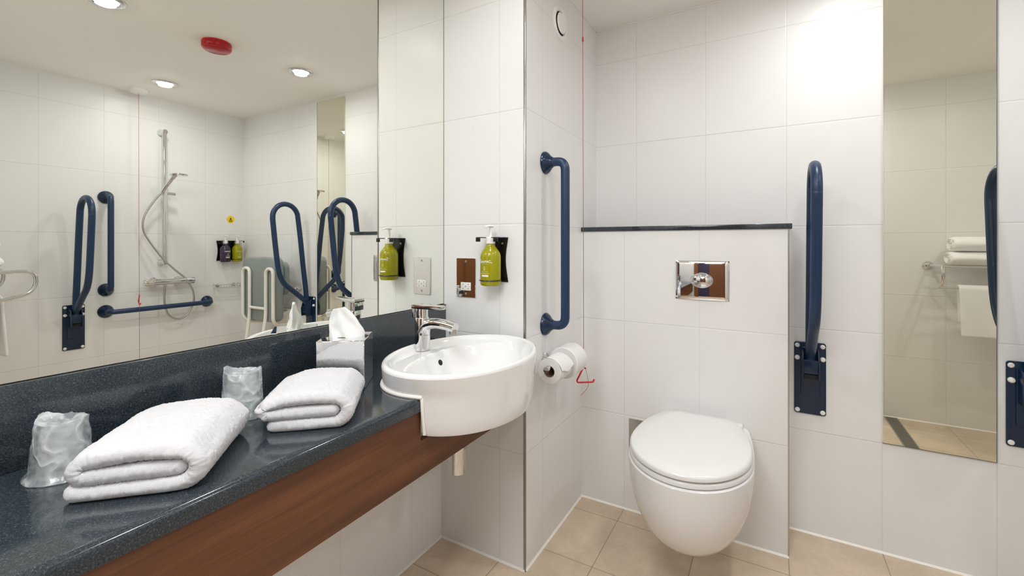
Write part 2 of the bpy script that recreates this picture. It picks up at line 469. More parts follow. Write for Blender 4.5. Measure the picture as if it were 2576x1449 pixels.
# cord by the toilet, hangs from the ceiling
CX, CY = 0.441, 0.325
pc = thing('emergency_pull_cord', 'thin red pull cord with triangle handle hanging beside the toilet rolls', 'pull cord', (CX, CY, H))
link('ceiling_rose', MB().lathe([(0.0, 0.0), (0.042, 0.0), (0.042, -0.02), (0.03, -0.03), (0.0, -0.031)], n=28, cap=False), 'white', pc)
ZT = 0.640
link('cord', MB().tube([(0, 0, -0.03), (0.0015, 0, -0.5), (0.004, 0, ZT-H)], 0.0011, 6), 'cord', pc)
link('cord_joiner', MB().lathe([(0.0, 0.012), (0.0032, 0.010), (0.0036, -0.006), (0.0, -0.012)], (0.0008, 0, 1.945-H), n=10, cap=False), 'red', pc)
d = (0.866, 0.499)
tp = triangle_pull(pc, ZT-H, d)
for v in tp.data.vertices: v.co.x += 0.004
link('cord_tail', MB().tube(spline([(0.011, 0.004, ZT-H-0.010), (0.0165, 0.007, ZT-H-0.034), (0.020, 0.009, ZT-H-0.060), (0.019, 0.008, ZT-H-0.078), (0.008, 0.002, ZT-H-0.098), (-0.006, -0.006, ZT-H-0.112)]), 0.0008, 6), 'cord', pc)

# cord by the shower
pc2 = thing('emergency_pull_cord', 'thin red pull cord hanging from a white ceiling rose by the shower rail', 'pull cord', (2.576, -0.018, H))
link('ceiling_rose', MB().lathe([(0.0, 0.0), (0.052, 0.0), (0.052, -0.008), (0.046, -0.022), (0.025, -0.028), (0.0, -0.028)], n=28, cap=False), 'white', pc2)
link('cord', MB().tube([(0, 0, -0.027), (0.002, 0.003, -1.0), (0.004, 0.006, 0.25-H)], 0.0011, 6), 'cord', pc2)
tp = link('pull_triangle', MB().tube(fillet([(0.002, 0.003, 0.79-H), (-0.012, 0.0, 0.785-H), (0.01, 0.002, 0.745-H), (-0.012, 0.001, 0.722-H), (0.010, 0.012, 0.722-H), (0.012, 0.016, 0.732-H)], 0.005, 3), 0.003, 8), 'red', pc2)

vn = thing('air_vent', 'round white extract vent high on the return wall', 'vent', (WB, 0.293, 2.016), R_SIDE)
link('ring', MB().lathe([(0.066, 0.0), (0.066, 0.004), (0.058, 0.009), (0.049, 0.006), (0.046, 0.0)], axis='y', n=40, cap=False), 'white', vn)
link('throat', MB().lathe([(0.047, 0.001), (0.0, 0.001)], axis='y', n=32, cap=False), 'dark', vn)
link('disc', MB().lathe([(0.0, 0.004), (0.036, 0.004), (0.041, 0.008), (0.036, 0.013), (0.0, 0.014)], axis='y', n=32, cap=False), 'white', vn)

# ------------------------------------------------------------------ navy rails
def hinged_rail():
    r = thing('hinged_support_rail', '', 'grab rail', (0, 0, 0), 0)
    link('wall_plate', MB().prism(rrect(-0.052, 0.052, 0, 0.28, 0.009), 0.0, 0.007, lambda a, b, d: (a, d, b), 0.002), 'navy_gloss', r)
    link('plate_rib', MB().prism(rrect(-0.031, 0.031, 0.07, 0.262, 0.006), 0.0065, 0.013, lambda a, b, d: (a, d, b), 0.003), 'navy_gloss', r)
    hb = MB()
    for sx in (-1, 1):
        hb.prism([(0.008, 0.145), (0.062, 0.145), (0.066, 0.20), (0.05, 0.25), (0.008, 0.262)], 0.0, 0.005, lambda a, b, d: (sx*(0.0225+d), a, b), 0.0015)
    hb.box((-0.0226, 0.056, 0.170), (0.0226, 0.061, 0.222), 0.001)
    link('hinge_bracket', hb, 'navy_gloss', r)
    link('bracket_opening', MB().box((-0.0222, 0.012, 0.148), (0.0222, 0.05, 0.165)), 'dark', r)
    ol = [(0.040, 0.235), (0.062, 0.262), (0.150, 0.338), (0.212, 0.392), (0.248, 0.47), (0.268, 0.60), (0.291, 0.81)]
    ar = []
    c = (0.2005, 0.846); rad = 0.0925
    for k in range(0, 13):
        a = -0.10 + (PI+0.0)*k/12
        ar.append((c[0]+rad*math.cos(a), c[1]+rad*math.sin(a)))
    il = [(0.088, 0.70), (0.066, 0.50), (0.048, 0.36), (0.040, 0.26), (0.038, 0.215)]
    path = spline([(0, y, z) for y, z in ol+ar+il], 4)
    link('rail_tube', MB().tube(path, 0.0172, 16), 'navy', r)
    cp = lambda x, z, s=1.0: MB().lathe([(0.0085*s, 0.006), (0.0085*s, 0.009), (0.006*s, 0.0115), (0.0, 0.012)], (x, 0, z), axis='y', n=16, cap=False)
    for x in (-0.041, 0.041):
        for z in (0.013, 0.266): link('screw_cap', cp(x, z), 'cap', r)
        link('stop_button', MB().lathe([(0.009, 0.006), (0.0095, 0.012), (0.007, 0.018), (0.0, 0.02)], (x, 0, 0.218), axis='y', n=16, cap=False), 'cap', r)
    return r
hr = hinged_rail()
place(hr, (1.223, YD, 0.467), R_BACK, 'folded-up navy hinged rail on the wall between the toilet and the narrow mirror', 'navy hinged support rails')
h2 = place(copy_tree(hr), (1.813, YD, 0.467), R_BACK, 'folded-up navy hinged rail on the far side of the narrow mirror from the toilet', 'navy hinged support rails')
h3 = place(copy_tree(hr), (W, -0.312, 0.470), R_RIGHT, 'folded-up navy hinged rail on the shower wall, seen in the mirror beside the upright bar', 'navy hinged support rails')

def grab_bar(L):
    r = thing('grab_bar', '', 'grab bar', (0, 0, 0), 0)
    path = fillet([(0, 0.012, 0), (0, 0.082, 0), (0, 0.082, L), (0, 0.012, L)], 0.06, 8)
    link('bar', MB().tube(path, 0.0165, 16), 'navy', r)
    for z in (0, L):
        link('flange', MB().lathe([(0.042, 0.0), (0.042, 0.006), (0.036, 0.014), (0.024, 0.024), (0.0175, 0.034), (0.0, 0.034)], (0, 0, z), axis='y', n=10 if False else 28, cap=False), 'navy_gloss', r)
    return r
g1 = grab_bar(0.606)
place(g1, (WB, 0.158, 0.829), R_SIDE, 'upright navy grab bar on the return wall above the toilet rolls', 'navy grab bars')
g2 = place(copy_tree(g1), (W, -0.156, 0.829), R_RIGHT, 'upright navy grab bar on the shower wall, seen in the mirror', 'navy grab bars')
g3 = copy_tree(g1)
place(g3, (W, -0.157, 0.688), R_RIGHT, 'level navy grab bar below the shower mixer, seen in the mirror', 'navy grab bars')
g3.rotation_euler = (Matrix.Rotation(PI/2, 3, 'Z') @ Matrix.Rotation(PI/2, 3, 'Y')).to_euler()

# ------------------------------------------------------------------ counter, panel, basin
CZ = 0.757; CF = 0.358
BX, BY, BA, BB = 0.314, -0.297, 0.197, 0.263; RIM = 0.818
def ell(s, n, a0, a1): return [(BX+BA*s*math.cos(a0+(a1-a0)*k/n), BY+BB*s*math.sin(a0+(a1-a0)*k/n)) for k in range(n+1)]
ct = thing('vanity_counter', 'dark speckled stone counter with backsplash under the large mirror', 'counter', (0.17, -0.9, 0.727))
sn = math.acos((CF-BX)/(BA*0.93))
arc = ell(0.93, 40, -sn, -(2*PI-sn))      # from near crossing round the back to the far one
poly = [(XL, YE+0.02), (CF, YE+0.02)] + arc + [(CF, -0.0005), (XL, -0.0005)]
top = MB()
bm = bmesh.new()
v1 = [bm.verts.new((x, y, CZ)) for x, y in poly]; v0 = [bm.verts.new((x, y, CZ-0.03)) for x, y in poly]
bm.faces.new(v1); bm.faces.new(v0[::-1]); n = len(poly)
for i in range(n): bm.faces.new((v0[i], v0[(i+1) % n], v1[(i+1) % n], v1[i]))
bmesh.ops.recalc_face_normals(bm, faces=bm.faces[:])
es = [e for e in bm.edges if all(abs(v.co.x-CF) < 1e-5 for v in e.verts) and abs(e.verts[0].co.z-e.verts[1].co.z) < 1e-6 and e.verts[0].co.z > CZ-0.001]
bmesh.ops.bevel(bm, geom=es, offset=0.011, segments=6, profile=0.5, affect='EDGES')
bmesh.ops.triangulate(bm, faces=[f for f in bm.faces if len(f.verts) > 4])
top.bm(bm)
link('worktop', top, 'stone', ct, True, 30)
link('backsplash', MB().box((XL+0.0005, YE+0.02, CZ+0.0002), (0.011, -0.0015, 0.900), 0.0012), 'stone', ct, True)

pn = [(YE+0.03, 0.566), (-0.001, 0.566), (-0.001, 0.727), (BY+0.255, 0.727), (BY+0.255, 0.652), (BY-0.232, 0.652), (BY-0.232, 0.727), (YE+0.03, 0.727)]
tag(link('fascia_panel', MB().prism(pn, 0.334, 0.352, lambda a, b, d: (d, a, b)), 'wood', smooth=0), 'walnut fascia panel below the dark counter edge', 'panel')

bs = thing('wash_basin', 'white oval semi-recessed wash basin projecting from the dark counter', 'basin', (BX, BY, 0.66))
NS = 120
def zlow(x):       # lower edge of the skirt: on the counter at the back, hanging below it in front
    if x < CF-0.004: return CZ+0.0006
    return 0.660
rings = []
outer = MB()
prof = [(0.0, 1.0), (0.12, 0.997), (0.25, 0.992), (0.35, 0.987), (0.45, 0.981), (0.55, 0.975), (0.75, 0.962), (0.93, 0.945), (0.985, 0.93), (1.0, 0.895)]
angs = [2*PI*k/NS for k in range(NS)]
# snap two angles so that the skirt steps exactly at the counter front
front = [a for a in angs if BX+BA*0.965*math.cos(a) >= CF+0.001]
back = [a for a in angs if BX+BA*0.965*math.cos(a) < CF+0.001]
amax = math.acos((CF+0.0015-BX)/(BA*0.955))
fa = [-amax+2*amax*k/72 for k in range(73)]
ba = [amax+(2*PI-2*amax)*k/60 for k in range(61)]
def pt(a, s, z):
    x = BX+BA*s*math.cos(a); q = min(1, max(0, (RIM-0.01-z)/0.05)) if s > 0.8 and z > 0.5 else 0
    k = 1-0.065*q*min(1, max(0, (x-0.20)/0.15))
    return (x, BY+BB*s*math.sin(a)*k, z)
TOPZ = RIM-0.010
ZL = 0.660
P = []
for f, s in prof: P.append([pt(a, s, TOPZ-(TOPZ-ZL)*f) for a in fa])
outer.grid(P)
# underside and return face of the hanging front
under = [pt(a, 0.895, ZL) for a in fa]
outer.fan(under[::-1])
for e in (0, -1):
    col = [P[i][e] for i in range(len(P))]
    cc = [p for p in col if p[2] < 0.752]; iy = -0.03 if cc[0][1] > BY else 0.03
    outer.fan(cc + [(cc[-1][0], cc[-1][1]+iy, cc[-1][2]), (cc[0][0], cc[0][1]+iy, cc[0][2])])
prof2 = [(0.0, 1.0), (0.5, 0.992), (1.0, 0.982)]
P = [[pt(a, s, TOPZ-(TOPZ-CZ-0.0006)*f) for a in ba] for f, s in prof2]
outer.grid(P)
# rounded rim, then the inside of the bowl
def sst(a, b, x):
    q = min(1, max(0, (x-a)/(b-a))); return q*q*(3-2*q)
def inner_z(x, y):
    u, v = (x-BX)/BA, (y-BY)/BB; rho = math.hypot(u, v)
    uu, vv = (x-(BX+0.036))/0.143, (y-BY)/(BB*0.885); rb = math.hypot(uu, vv)
    z = 0.688+0.1125*min(1.0, rb)**3.4+0.0008*sst(1.0, 1.3, rb)
    rise = sst(0.865, 0.935, rho)
    return z*(1-rise)+RIM*rise if z < RIM else RIM
A2 = [2*PI*k/144 for k in range(144)]
ringP = []
for s, z in ((1.0, TOPZ), (0.9965, RIM-0.006), (0.988, RIM-0.0025), (0.974, RIM-0.0004), (0.955, RIM)):
    ringP.append([pt(a, s, z) for a in A2])
for k in range(1, 46):
    s = 0.94*(1-k/45.0)+0.0005
    ringP.append([(pt(a, s, 0)[0], pt(a, s, 0)[1], inner_z(pt(a, s, 0)[0], pt(a, s, 0)[1])) for a in A2])
outer.grid(ringP, cv=True)
link('bowl', outer, 'ceramic', bs, True, 50)
# sealant round the foot of the basin
sl = MB(); path = [Vector(pt(a, 0.992, CZ+0.003)) for a in ba]
sl.tube(path, 0.0048, 8)
for sg in (1, -1):
    p0 = pt(sg*amax, 0.985, CZ); y0 = p0[1]
    sl.tube(fillet([(CF-0.01, y0, CZ+0.002), (CF+0.002, y0+sg*0.002, CZ+0.001), (CF+0.003, y0+sg*0.0015, CZ-0.03), (CF+0.003, y0-sg*0.006, 0.668)], 0.008, 4), 0.0042, 8)
link('sealant_bead', sl, 'sealant', bs, True)
ov = MB().lathe([(0.0, 0.0006), (0.008, 0.0006), (0.0095, 0.0)], (0, 0, 0), n=20, cap=False)
Rt = Matrix.Translation((0.2195, BY+0.006, 0.7705)) @ Matrix.Rotation(math.radians(64), 4, 'Y')
ov.v = [tuple(Rt @ Vector(p)) for p in ov.v]
link('overflow_hole', ov, 'dark', bs, True)
link('waste_ring', MB().lathe([(0.026, 0.0), (0.026, 0.003), (0.019, 0.004), (0.0, 0.003)], (BX+0.035, BY, 0.6905), n=28, cap=False), 'chrome', bs, True)

tr = thing('bottle_trap', 'chrome bottle trap under the basin behind the walnut panel', 'waste trap', (0.225, -0.215, 0.40))
link('cup', MB().lathe([(0.0, 0.0), (0.022, 0.002), (0.030, 0.008), (0.031, 0.075), (0.033, 0.078), (0.033, 0.092), (0.020, 0.098), (0.016, 0.11)], n=28, cap=False), 'chrome', tr)
link('tail_pipe', MB().tube(fillet([(0, 0, 0.105), (0, 0, 0.17), (0.066, -0.080, 0.215), (0.072, -0.082, 0.257)], 0.03), 0.016, 16), 'chrome', tr)
link('outlet_pipe', MB().tube([(-0.025, 0, 0.082), (-0.237, 0, 0.082)], 0.016, 16), 'chrome', tr)

tx, ty, tz = 0.154, BY, 0.8024
tap = thing('mixer_tap', 'chrome single lever mixer tap on the basin deck', 'tap', (tx, ty, tz))
body = MB().tube(spline([(0, 0, 0.0), (0.0, 0, 0.03), (0.002, 0, 0.055), (0.018, 0, 0.078), (0.048, 0, 0.086), (0.09, 0, 0.085), (0.126, 0, 0.079)], 6),
                 [0.0235]*12+[0.0225, 0.0215, 0.0205, 0.0195, 0.0188, 0.018]+[0.0172]*6+[0.0165]*6+[0.016]*7, 20, flat=(0.95, 1.05))
body.lathe([(0.0, 0.055), (0.0218, 0.055), (0.0218, 0.098), (0.0205, 0.101), (0.0, 0.101)], (-0.003, 0, 0), n=28, cap=False)
link('spout', body, 'chrome', tap)
link('aerator', MB().lathe([(0.0, 0.0), (0.0115, 0.0), (0.0115, 0.012), (0.0, 0.012)], (0.118, 0, 0.060), n=20, cap=False), 'satin', tap)
link('cartridge', MB().lathe([(0.0, 0.101), (0.019, 0.101), (0.019, 0.128), (0.0, 0.128)], (-0.003, 0, 0), n=28, cap=False), 'polished', tap)
lv = MB().prism([(-0.027, -0.021), (0.022, -0.021), (0.082, -0.011), (0.085, -0.006), (0.085, 0.006), (0.082, 0.011), (0.022, 0.021), (-0.027, 0.021)], 0.0, 0.012,
                lambda a, b, d: (a, b, 0.128+d+max(0, a-0.01)*0.02), 0.003)
lv.box((-0.026, -0.020, 0.1005), (-0.018, 0.020, 0.130), 0.003)
link('lever', lv, 'chrome', tap)

# ------------------------------------------------------------------ towels
def towel_mesh(wd, ln, t, seed, flat=1.0, lip=0.0):
    """folded towel: a thick band folded on itself, length along local y"""
    h = wd/2
    path = [(-h+0.004, t*0.52), (h*0.3, t*0.52), (h-t*1.1, t*0.52)]
    for k in range(1, 8):
        a = -PI/2+PI*k/8
        path.append((h-t*1.1+math.cos(a)*t*0.98, t*1.5+math.sin(a)*t*0.98))
    path += [(h-t*1.1, t*2.5), (0.0, t*2.62), (-h+t*0.5-lip, t*2.4)]
    for k in range(1, 6):
        a = PI/2+PI*k/6
        path.append((-h+t*0.5-lip+math.cos(a)*t*0.5, t*1.92+math.sin(a)*t*0.49))
    path += [(-h+t*0.5-lip, t*1.45), (0.0, t*1.50), (h-t*1.22, t*1.5)]
    pl = spline([(a, b, 0) for a, b in path], 5)
    pl = [Vector((p.x, p.y)) for p in pl]
    # resample evenly
    L = [0]
    for i in range(1, len(pl)): L.append(L[-1]+(pl[i]-pl[i-1]).length)
    N = int(L[-1]/0.0021); Q = []; j = 0
    for k in range(N+1):
        s = L[-1]*k/N
        while j < len(L)-2 and L[j+1] < s: j += 1
        q = (s-L[j])/max(1e-9, L[j+1]-L[j]); Q.append(pl[j].lerp(pl[j+1], q))
    nrm = []
    for i in range(N+1):
        d = (Q[min(i+1, N)]-Q[max(i-1, 0)]).normalized(); nrm.append(Vector((-d.y, d.x)))
    ths = 0.5*t*0.99
    outl = []        # closed section outline
    def sec(th, sc):
        o = []
        for i in range(N+1): o.append(Q[i]+nrm[i]*th)
        for k in range(1, 6):
            a = PI/2-PI*k/6; d = (Q[N]-Q[N-1]).normalized(); o.append(Q[N]+nrm[N]*th*math.sin(a)+d*th*math.cos(a))
        for i in range(N, -1, -1): o.append(Q[i]-nrm[i]*th)
        for k in range(1, 6):
            a = -PI/2+PI*k/6; d = (Q[0]-Q[1]).normalized(); o.append(Q[0]+nrm[0]*th*math.sin(a)+d*th*math.cos(a))
        return o
    vs = []; ny = int(ln/0.0021)
    ys = [(-ln/2)+ln*k/ny for k in range(ny+1)]
    e = t*0.5
    cols = []
    def warp(p, y):
        f = y/(ln/2)
        z = p.y*flat*(1.0-0.10*max(0, f)**3-0.04*max(0, -f)**3)
        side = abs(p.x)/h
        top = sst(t*1.6, t*2.6, p.y)
        z -= top*(0.22*t*max(0, side-0.72)/0.28)
        rnd = max(0, abs(f)-0.80)/0.20
        x = p.x*(1-0.07*rnd*rnd)
        n1 = noise.noise(Vector((x*14+seed, y*14, p.y*25)))
        return Vector((x+0.0022*n1, y+0.003*noise.noise(Vector((x*18, p.y*40+seed, 3)))*1.0, max(0.0008, z+0.0022*noise.noise(Vector((x*20, y*20, seed)))*top)))
    for k in range(ny+1):
        y = ys[k]; dist = min(y+ln/2, ln/2-y)
        th = ths if dist >= e else ths*math.sqrt(max(0.02, 1-(1-dist/e)**2))
        cols.append([warp(p, y) for p in sec(th, 1)])
    mb = MB(); mb.grid([[(p.x, p.y, p.z) for p in c] for c in cols], cv=True)
    for c, rev in ((cols[0], True), (cols[-1], False)):
        m2 = (N+1); o = len(mb.v)
        mb.v += [(p.x, p.y, p.z) for p in c]
        for i in range(N):
            a, b2 = i, i+1; c2, d2 = (2*N+1+5)-(i+1), (2*N+1+5)-i
            mb.f.append((o+a, o+b2, o+c2, o+d2))
        mb.f.append(tuple(o+i for i in range(N, N+7))); mb.f.append(tuple([o+2*N+6+i for i in range(6)]+[o]))
    return mb

def fuzz(o, amp, seed):
    """terry loops: a fine random lift of every vertex"""
    rnd = random.Random(seed); me = o.data
    ns = [v.normal.copy() for v in me.vertices]
    for v, nn in zip(me.vertices, ns):
        if v.co.z > 0.003: v.co += nn*rnd.uniform(-amp*0.3, amp)
    me.update()

def towel(label, group, cx, cy, rot, wd, ln, t, seed, **kw):
    o = link('folded_towel', towel_mesh(wd, ln, t, seed, **kw), 'towel', smooth=0)
    o.data.polygons.foreach_set('use_smooth', [True]*len(o.data.polygons))
    o.location = (cx, cy, CZ+0.0004); o.rotation_euler = (0, 0, rot)
    zmin = min(v.co.z for v in o.data.vertices)
    for v in o.data.vertices: v.co.z -= zmin
    fuzz(o, 0.0016, seed)
    return tag(o, label, 'towel', group)
TG = 'folded white towels on the dark counter'
towel('larger folded white towel on the counter nearest the doorway end', TG, 0.198, -0.985, math.radians(45), 0.166, 0.228, 0.0252, 3, lip=-0.004)
towel('smaller folded white towel on the counter in front of the tissue box', TG, 0.214, -0.718, math.radians(42), 0.146, 0.208, 0.0255, 11, lip=0.020)

# ------------------------------------------------------------------ wrapped tumblers
def wrapped(label, x, y, rot, seed, sc_=1.0, wide=1.0):
    r = thing('wrapped_tumbler', label, 'tumbler', (x, y, CZ+0.0005), rot, 'tumblers wrapped in clear plastic')
    link('tumbler', MB().lathe([(0.0355*sc_, 0.003), (0.0295*sc_, 0.088*sc_), (0.028*sc_, 0.0905*sc_), (0.0, 0.0905*sc_), (0.0, 0.088*sc_), (0.027*sc_, 0.087*sc_), (0.034*sc_, 0.003)], n=36, cap=False), 'clear', r)
    P = []; nz, na = 34, 90
    for i in range(nz+1):
        q = i/nz
        z = 0.001+0.102*sc_*q; row = []
        for k in range(na):
            a = 2*PI*k/na
            base = (0.0445*wide*(1-q)+0.0375*q)*sc_
            ex = base*(1+0.12*(1-q)*abs(math.cos(a))**3); ey = base*0.93
            flare = 0.006*max(0, 0.10-q)/0.10
            nn = noise.noise(Vector((math.cos(a)*3+seed, math.sin(a)*3, q*5)))
            n2 = noise.noise(Vector((math.cos(a)*8+seed, math.sin(a)*8, q*9+4)))
            n3 = 1-abs(noise.noise(Vector((math.cos(a)*5+q*4, math.sin(a)*5+seed, q*6-a*0.3))))*2
            rr = 1+0.05*nn*(0.4+q)+0.022*n2+0.03*n3
            fold = 0.14*max(0, q-0.86)/0.14
            zz = z+0.002*n2*q*sc_+0.011*sc_*max(0, q-0.9)/0.1*abs(math.cos(a))**8
            row.append(((ex+flare)*rr*math.cos(a)*(1+fold*0.25), (ey+flare)*rr*math.sin(a)*(1-fold*0.4), max(0.0008, zz)))
        P.append(row)
    for s, dz in ((0.72, -0.005), (0.4, -0.009), (0.08, -0.011)):
        P.append([(p[0]*s, p[1]*s, p[2]*0.25+0.75*(0.101*sc_)+dz*0.6+0.004*noise.noise(Vector((p[0]*90, p[1]*90, seed)))) for p in P[nz]])
    mb = MB().grid(P, cv=True); mb.fan(P[-1])
    w = link('wrapper', mb, 'film', r, smooth=80)
    w['label'] = 'crinkled clear plastic wrapper'
    return r
wrapped('plastic-wrapped upturned tumbler on the counter nearest the doorway end', 0.088, -1.093, math.radians(25), 2.0, 0.86, 1.03)
wrapped('plastic-wrapped upturned tumbler on the counter between the two folded towels', 0.092, -0.808, math.radians(30), 9.0, 0.94, 0.92)

# ------------------------------------------------------------------ tissue box
tb = thing('tissue_box', 'mirrored cube tissue box on the counter between towel and basin', 'tissue box', (0.1085, -0.5485, CZ+0.0004), math.radians(37))
hb = 0.059; hz = 0.127
shell = MB()
shell.box((-hb, -hb, 0), (hb, hb, hz), 0.0016, 1)
link('box_shell', shell, 'polished', tb)
link('opening', MB().prism([(0.036*math.cos(2*PI*k/28), 0.020*math.sin(2*PI*k/28)) for k in range(28)], hz+0.0001, hz+0.0006, lambda a, b, d: (a, b, d)), 'dark', tb)
P = []
for i in range(19):
    q = i/18; row = []
    for k in range(56):
        a = 2*PI*k/56
        wx = (0.044*(1-q)**0.9+0.014*q+0.007*math.sin(q*PI))*(1+0.10*math.sin(3*a+4*q)); wy = (0.018*(1-q)+0.0035)*(1+0.22*math.sin(5*a+7*q))
        nx = noise.noise(Vector((math.cos(a)*2, math.sin(a)*2, q*3)))
        row.append((wx*math.cos(a)-0.004*q-0.012*q*q+0.004*nx, wy*math.sin(a)+0.004*math.sin(q*5)*q+0.004*nx, hz-0.004+0.080*q*(1+0.03*math.cos(a)*q)))
    P.append(row)
mb = MB().grid(P, cv=True); mb.fan(P[-1])
link('tissue', mb, 'paper', tb, smooth=70)

# ------------------------------------------------------------------ dispensers and socket
def ribbon_on_cyl(mb, pts, w, R, cy, z0=0):
    """flat stroke wrapped on a cylinder of radius R round (0,cy); pts are (arc, z)"""
    pts = [Vector((a, b)) for a, b in pts]; P = []
    for i, p in enumerate(pts):
        d = (pts[min(i+1, len(pts)-1)]-pts[max(i-1, 0)])
        d = d.normalized() if d.length > 1e-9 else Vector((1, 0)); nn = Vector((-d.y, d.x))*w/2
        row = []
        for q in (p+nn, p-nn):
            a = q.x/R; row.append((-R*math.sin(a), cy+R*math.cos(a), z0+q.y))
        P.append(row)
    mb.grid(P)

def seg(a, b, n=5): return [(a[0]+(b[0]-a[0])*k/n, a[1]+(b[1]-a[1])*k/n) for k in range(n+1)]

def pump_bottle(label, loc, rot, body, printm, group=None, script='soap'):
    r = thing('pump_bottle', label, 'soap bottle', loc, rot, group)
    R0 = 0.0362
    link('bottle_body', MB().lathe([(0.0, 0.0), (0.031, 0.0), (0.0345, 0.003), (R0, 0.008), (R0, 0.100), (0.0345, 0.110), (0.030, 0.119), (0.0215, 0.130), (0.0165, 0.136), (0.0155, 0.145), (0.0, 0.145)], n=40, cap=False), body, r)
    link('collar', MB().lathe([(0.0, 0.1455), (0.0165, 0.1455), (0.0165, 0.166), (0.013, 0.169), (0.0, 0.170)], n=28, cap=False), 'white', r)
    pm = MB().lathe([(0.0, 0.169), (0.005, 0.169), (0.0048, 0.203), (0.0, 0.203)], n=14, cap=False)
    pm.tube(spline([(0.0, -0.008, 0.205), (0.0, 0.006, 0.2065), (0.0, 0.022, 0.205), (0.0, 0.036, 0.201)], 4), [0.0075]*5+[0.0065]*4+[0.005]*4, 12, flat=(0.6, 1))
    link('pump_head', pm, 'white', r)
    # printed mark, emblem and lines
    pr = MB(); R1 = R0+0.0003
    x = -0.027; zc = 0.080
    strokes = [[(0.007, 0.009), (0.003, 0.0105), (0.001, 0.006), (0.006, 0.004), (0.006, 0.0), (0.001, -0.001)],
               [(0.012, 0.006), (0.009, 0.003), (0.012, 0.0), (0.016, 0.003), (0.012, 0.006)],
               [(0.017, 0.006), (0.020, 0.0), (0.025, 0.0075)],
               [(0.025, 0.0), (0.029, 0.007), (0.031, 0.0)],
               [(0.034, 0.008), (0.034, 0.0)], [(0.047, 0.008), (0.036, 0.003), (0.052, -0.0005)]]
    for st in strokes:
        ribbon_on_cyl(pr, [(p.x+x+0.001, p.y+zc) for p in spline([(a, b, 0) for a, b in st], 4)], 0.0017, R1, 0)
    link('lettering', pr, printm, r, smooth=0)
    pr = MB(); ribbon_on_cyl(pr, seg((-0.014, 0.035), (0.013, 0.035), 10), 0.0052, R1, 0)
    link('label_bar', pr, printm, r, smooth=0)
    pr = MB()
    for st in ([(0.0, 0.068), (-0.004, 0.060), (0.0, 0.054), (0.004, 0.060), (0.0, 0.068)], [(0.0, 0.064), (0.0, 0.052)]):
        ribbon_on_cyl(pr, [(p.x-0.002, p.y) for p in spline([(a, b, 0) for a, b in st], 4)], 0.0011, R1, 0)
    link('leaf_emblem', pr, 'dimprint', r, smooth=0)
    for z, a0, a1, wdt in ((0.0755, -0.026, 0.016, 0.0005), (0.0485, -0.018, 0.012, 0.0012), (0.0425, -0.022, 0.016, 0.0018), (0.019, -0.016, 0.010, 0.0008)):
        pr = MB(); rr = random.Random(int(z*10000)); xx = a0
        while xx < a1:
            l = rr.uniform(0.0018, 0.0042); ribbon_on_cyl(pr, seg((xx, z), (min(a1, xx+l), z), 2), wdt, R1, 0); xx += l+0.001
        link('text_line', pr, 'dimprint', r, smooth=0)
    return r
M['clear_plastic'] = mat('translucent white plastic', (0.86, 0.87, 0.86, 1), 0.2, Transmission_Weight=0.45)

def bracket(name, label, loc, rot, wid, n):
    """black wall holder with a forked top plate and a wire ring at the foot; origin at the foot on the wall"""
    r = thing(name, label, 'bottle holder', loc, rot)
    h = 0.158; w2 = wid/2
    left = [(-w2+0.010*math.sin(PI*k/10)**1.2, h*k/10) for k in range(11)]
    right = [(w2-0.010*math.sin(PI*k/10)**1.2, h*k/10) for k in range(10, -1, -1)]
    link('back_plate', MB().prism(left+right, 0.0, 0.004, lambda a, b, d: (a, d, b)), 'black', r)
    tpm = MB().box((-w2, 0.003, h-0.003), (w2, 0.026, h), 0.0006)
    step = wid/n
    for k in range(n):
        c = -w2+step*(k+0.5)
        for sx in (-1, 1):
            tpm.box((c+sx*0.0178 if sx > 0 else c-step/2+0.002, 0.0255, h-0.003), (c+step/2-0.002 if sx > 0 else c-0.0178, 0.072, h), 0.0006)
    tpm.box((-w2, 0.069, h-0.016), (-w2+0.018 if n == 1 else -w2+0.010, 0.072, h-0.001), 0.0006)
    tpm.box((w2-0.018 if n == 1 else w2-0.010, 0.069, h-0.016), (w2, 0.072, h-0.001), 0.0006)
    link('top_plate', tpm, 'black', r)
    ft = MB()
    for k in range(n):
        c = -w2+step*(k+0.5)
        ft.tube([(c+0.0385*math.cos(2*PI*j/40), 0.046+0.0385*math.sin(2*PI*j/40), 0.008) for j in range(40)], 0.0018, 8, closed=True)
        ft.box((c-0.03, 0.002, 0.006), (c+0.03, 0.0095, 0.010))
    link('foot_ring', ft, 'black', r)
    for sx in (-1, 1):
        link('screw', MB().lathe([(0.0045, 0.004), (0.004, 0.0055), (0.0, 0.006)], (sx*(w2-0.022), 0, h-0.022), axis='y', n=14, cap=False), 'satin', r)
    return r
ZB = 0.996
bracket('bottle_holder', 'black wall holder carrying one olive green pump bottle beside the shaver socket', (0.243, 0, ZB), R_BACK, 0.090, 1)
pump_bottle('olive green pump bottle in the black holder beside the shaver socket', (0.243, -0.046, ZB-0.010), R_BACK, 'green', 'print', 'pump bottles in black wall holders')
bracket('bottle_holder', 'black double wall holder in the shower carrying a purple and a green bottle', (W, 0.607, 0.998), R_RIGHT, 0.178, 2)
pump_bottle('dark purple pump bottle in the double holder on the shower wall', (W-0.046, 0.607-0.0445, 0.988), R_RIGHT, 'plum', 'print', 'pump bottles in black wall holders')
pump_bottle('olive green pump bottle in the double holder beside the purple one', (W-0.046, 0.607+0.0445, 0.988), R_RIGHT, 'green', 'dimprint', 'pump bottles in black wall holders')

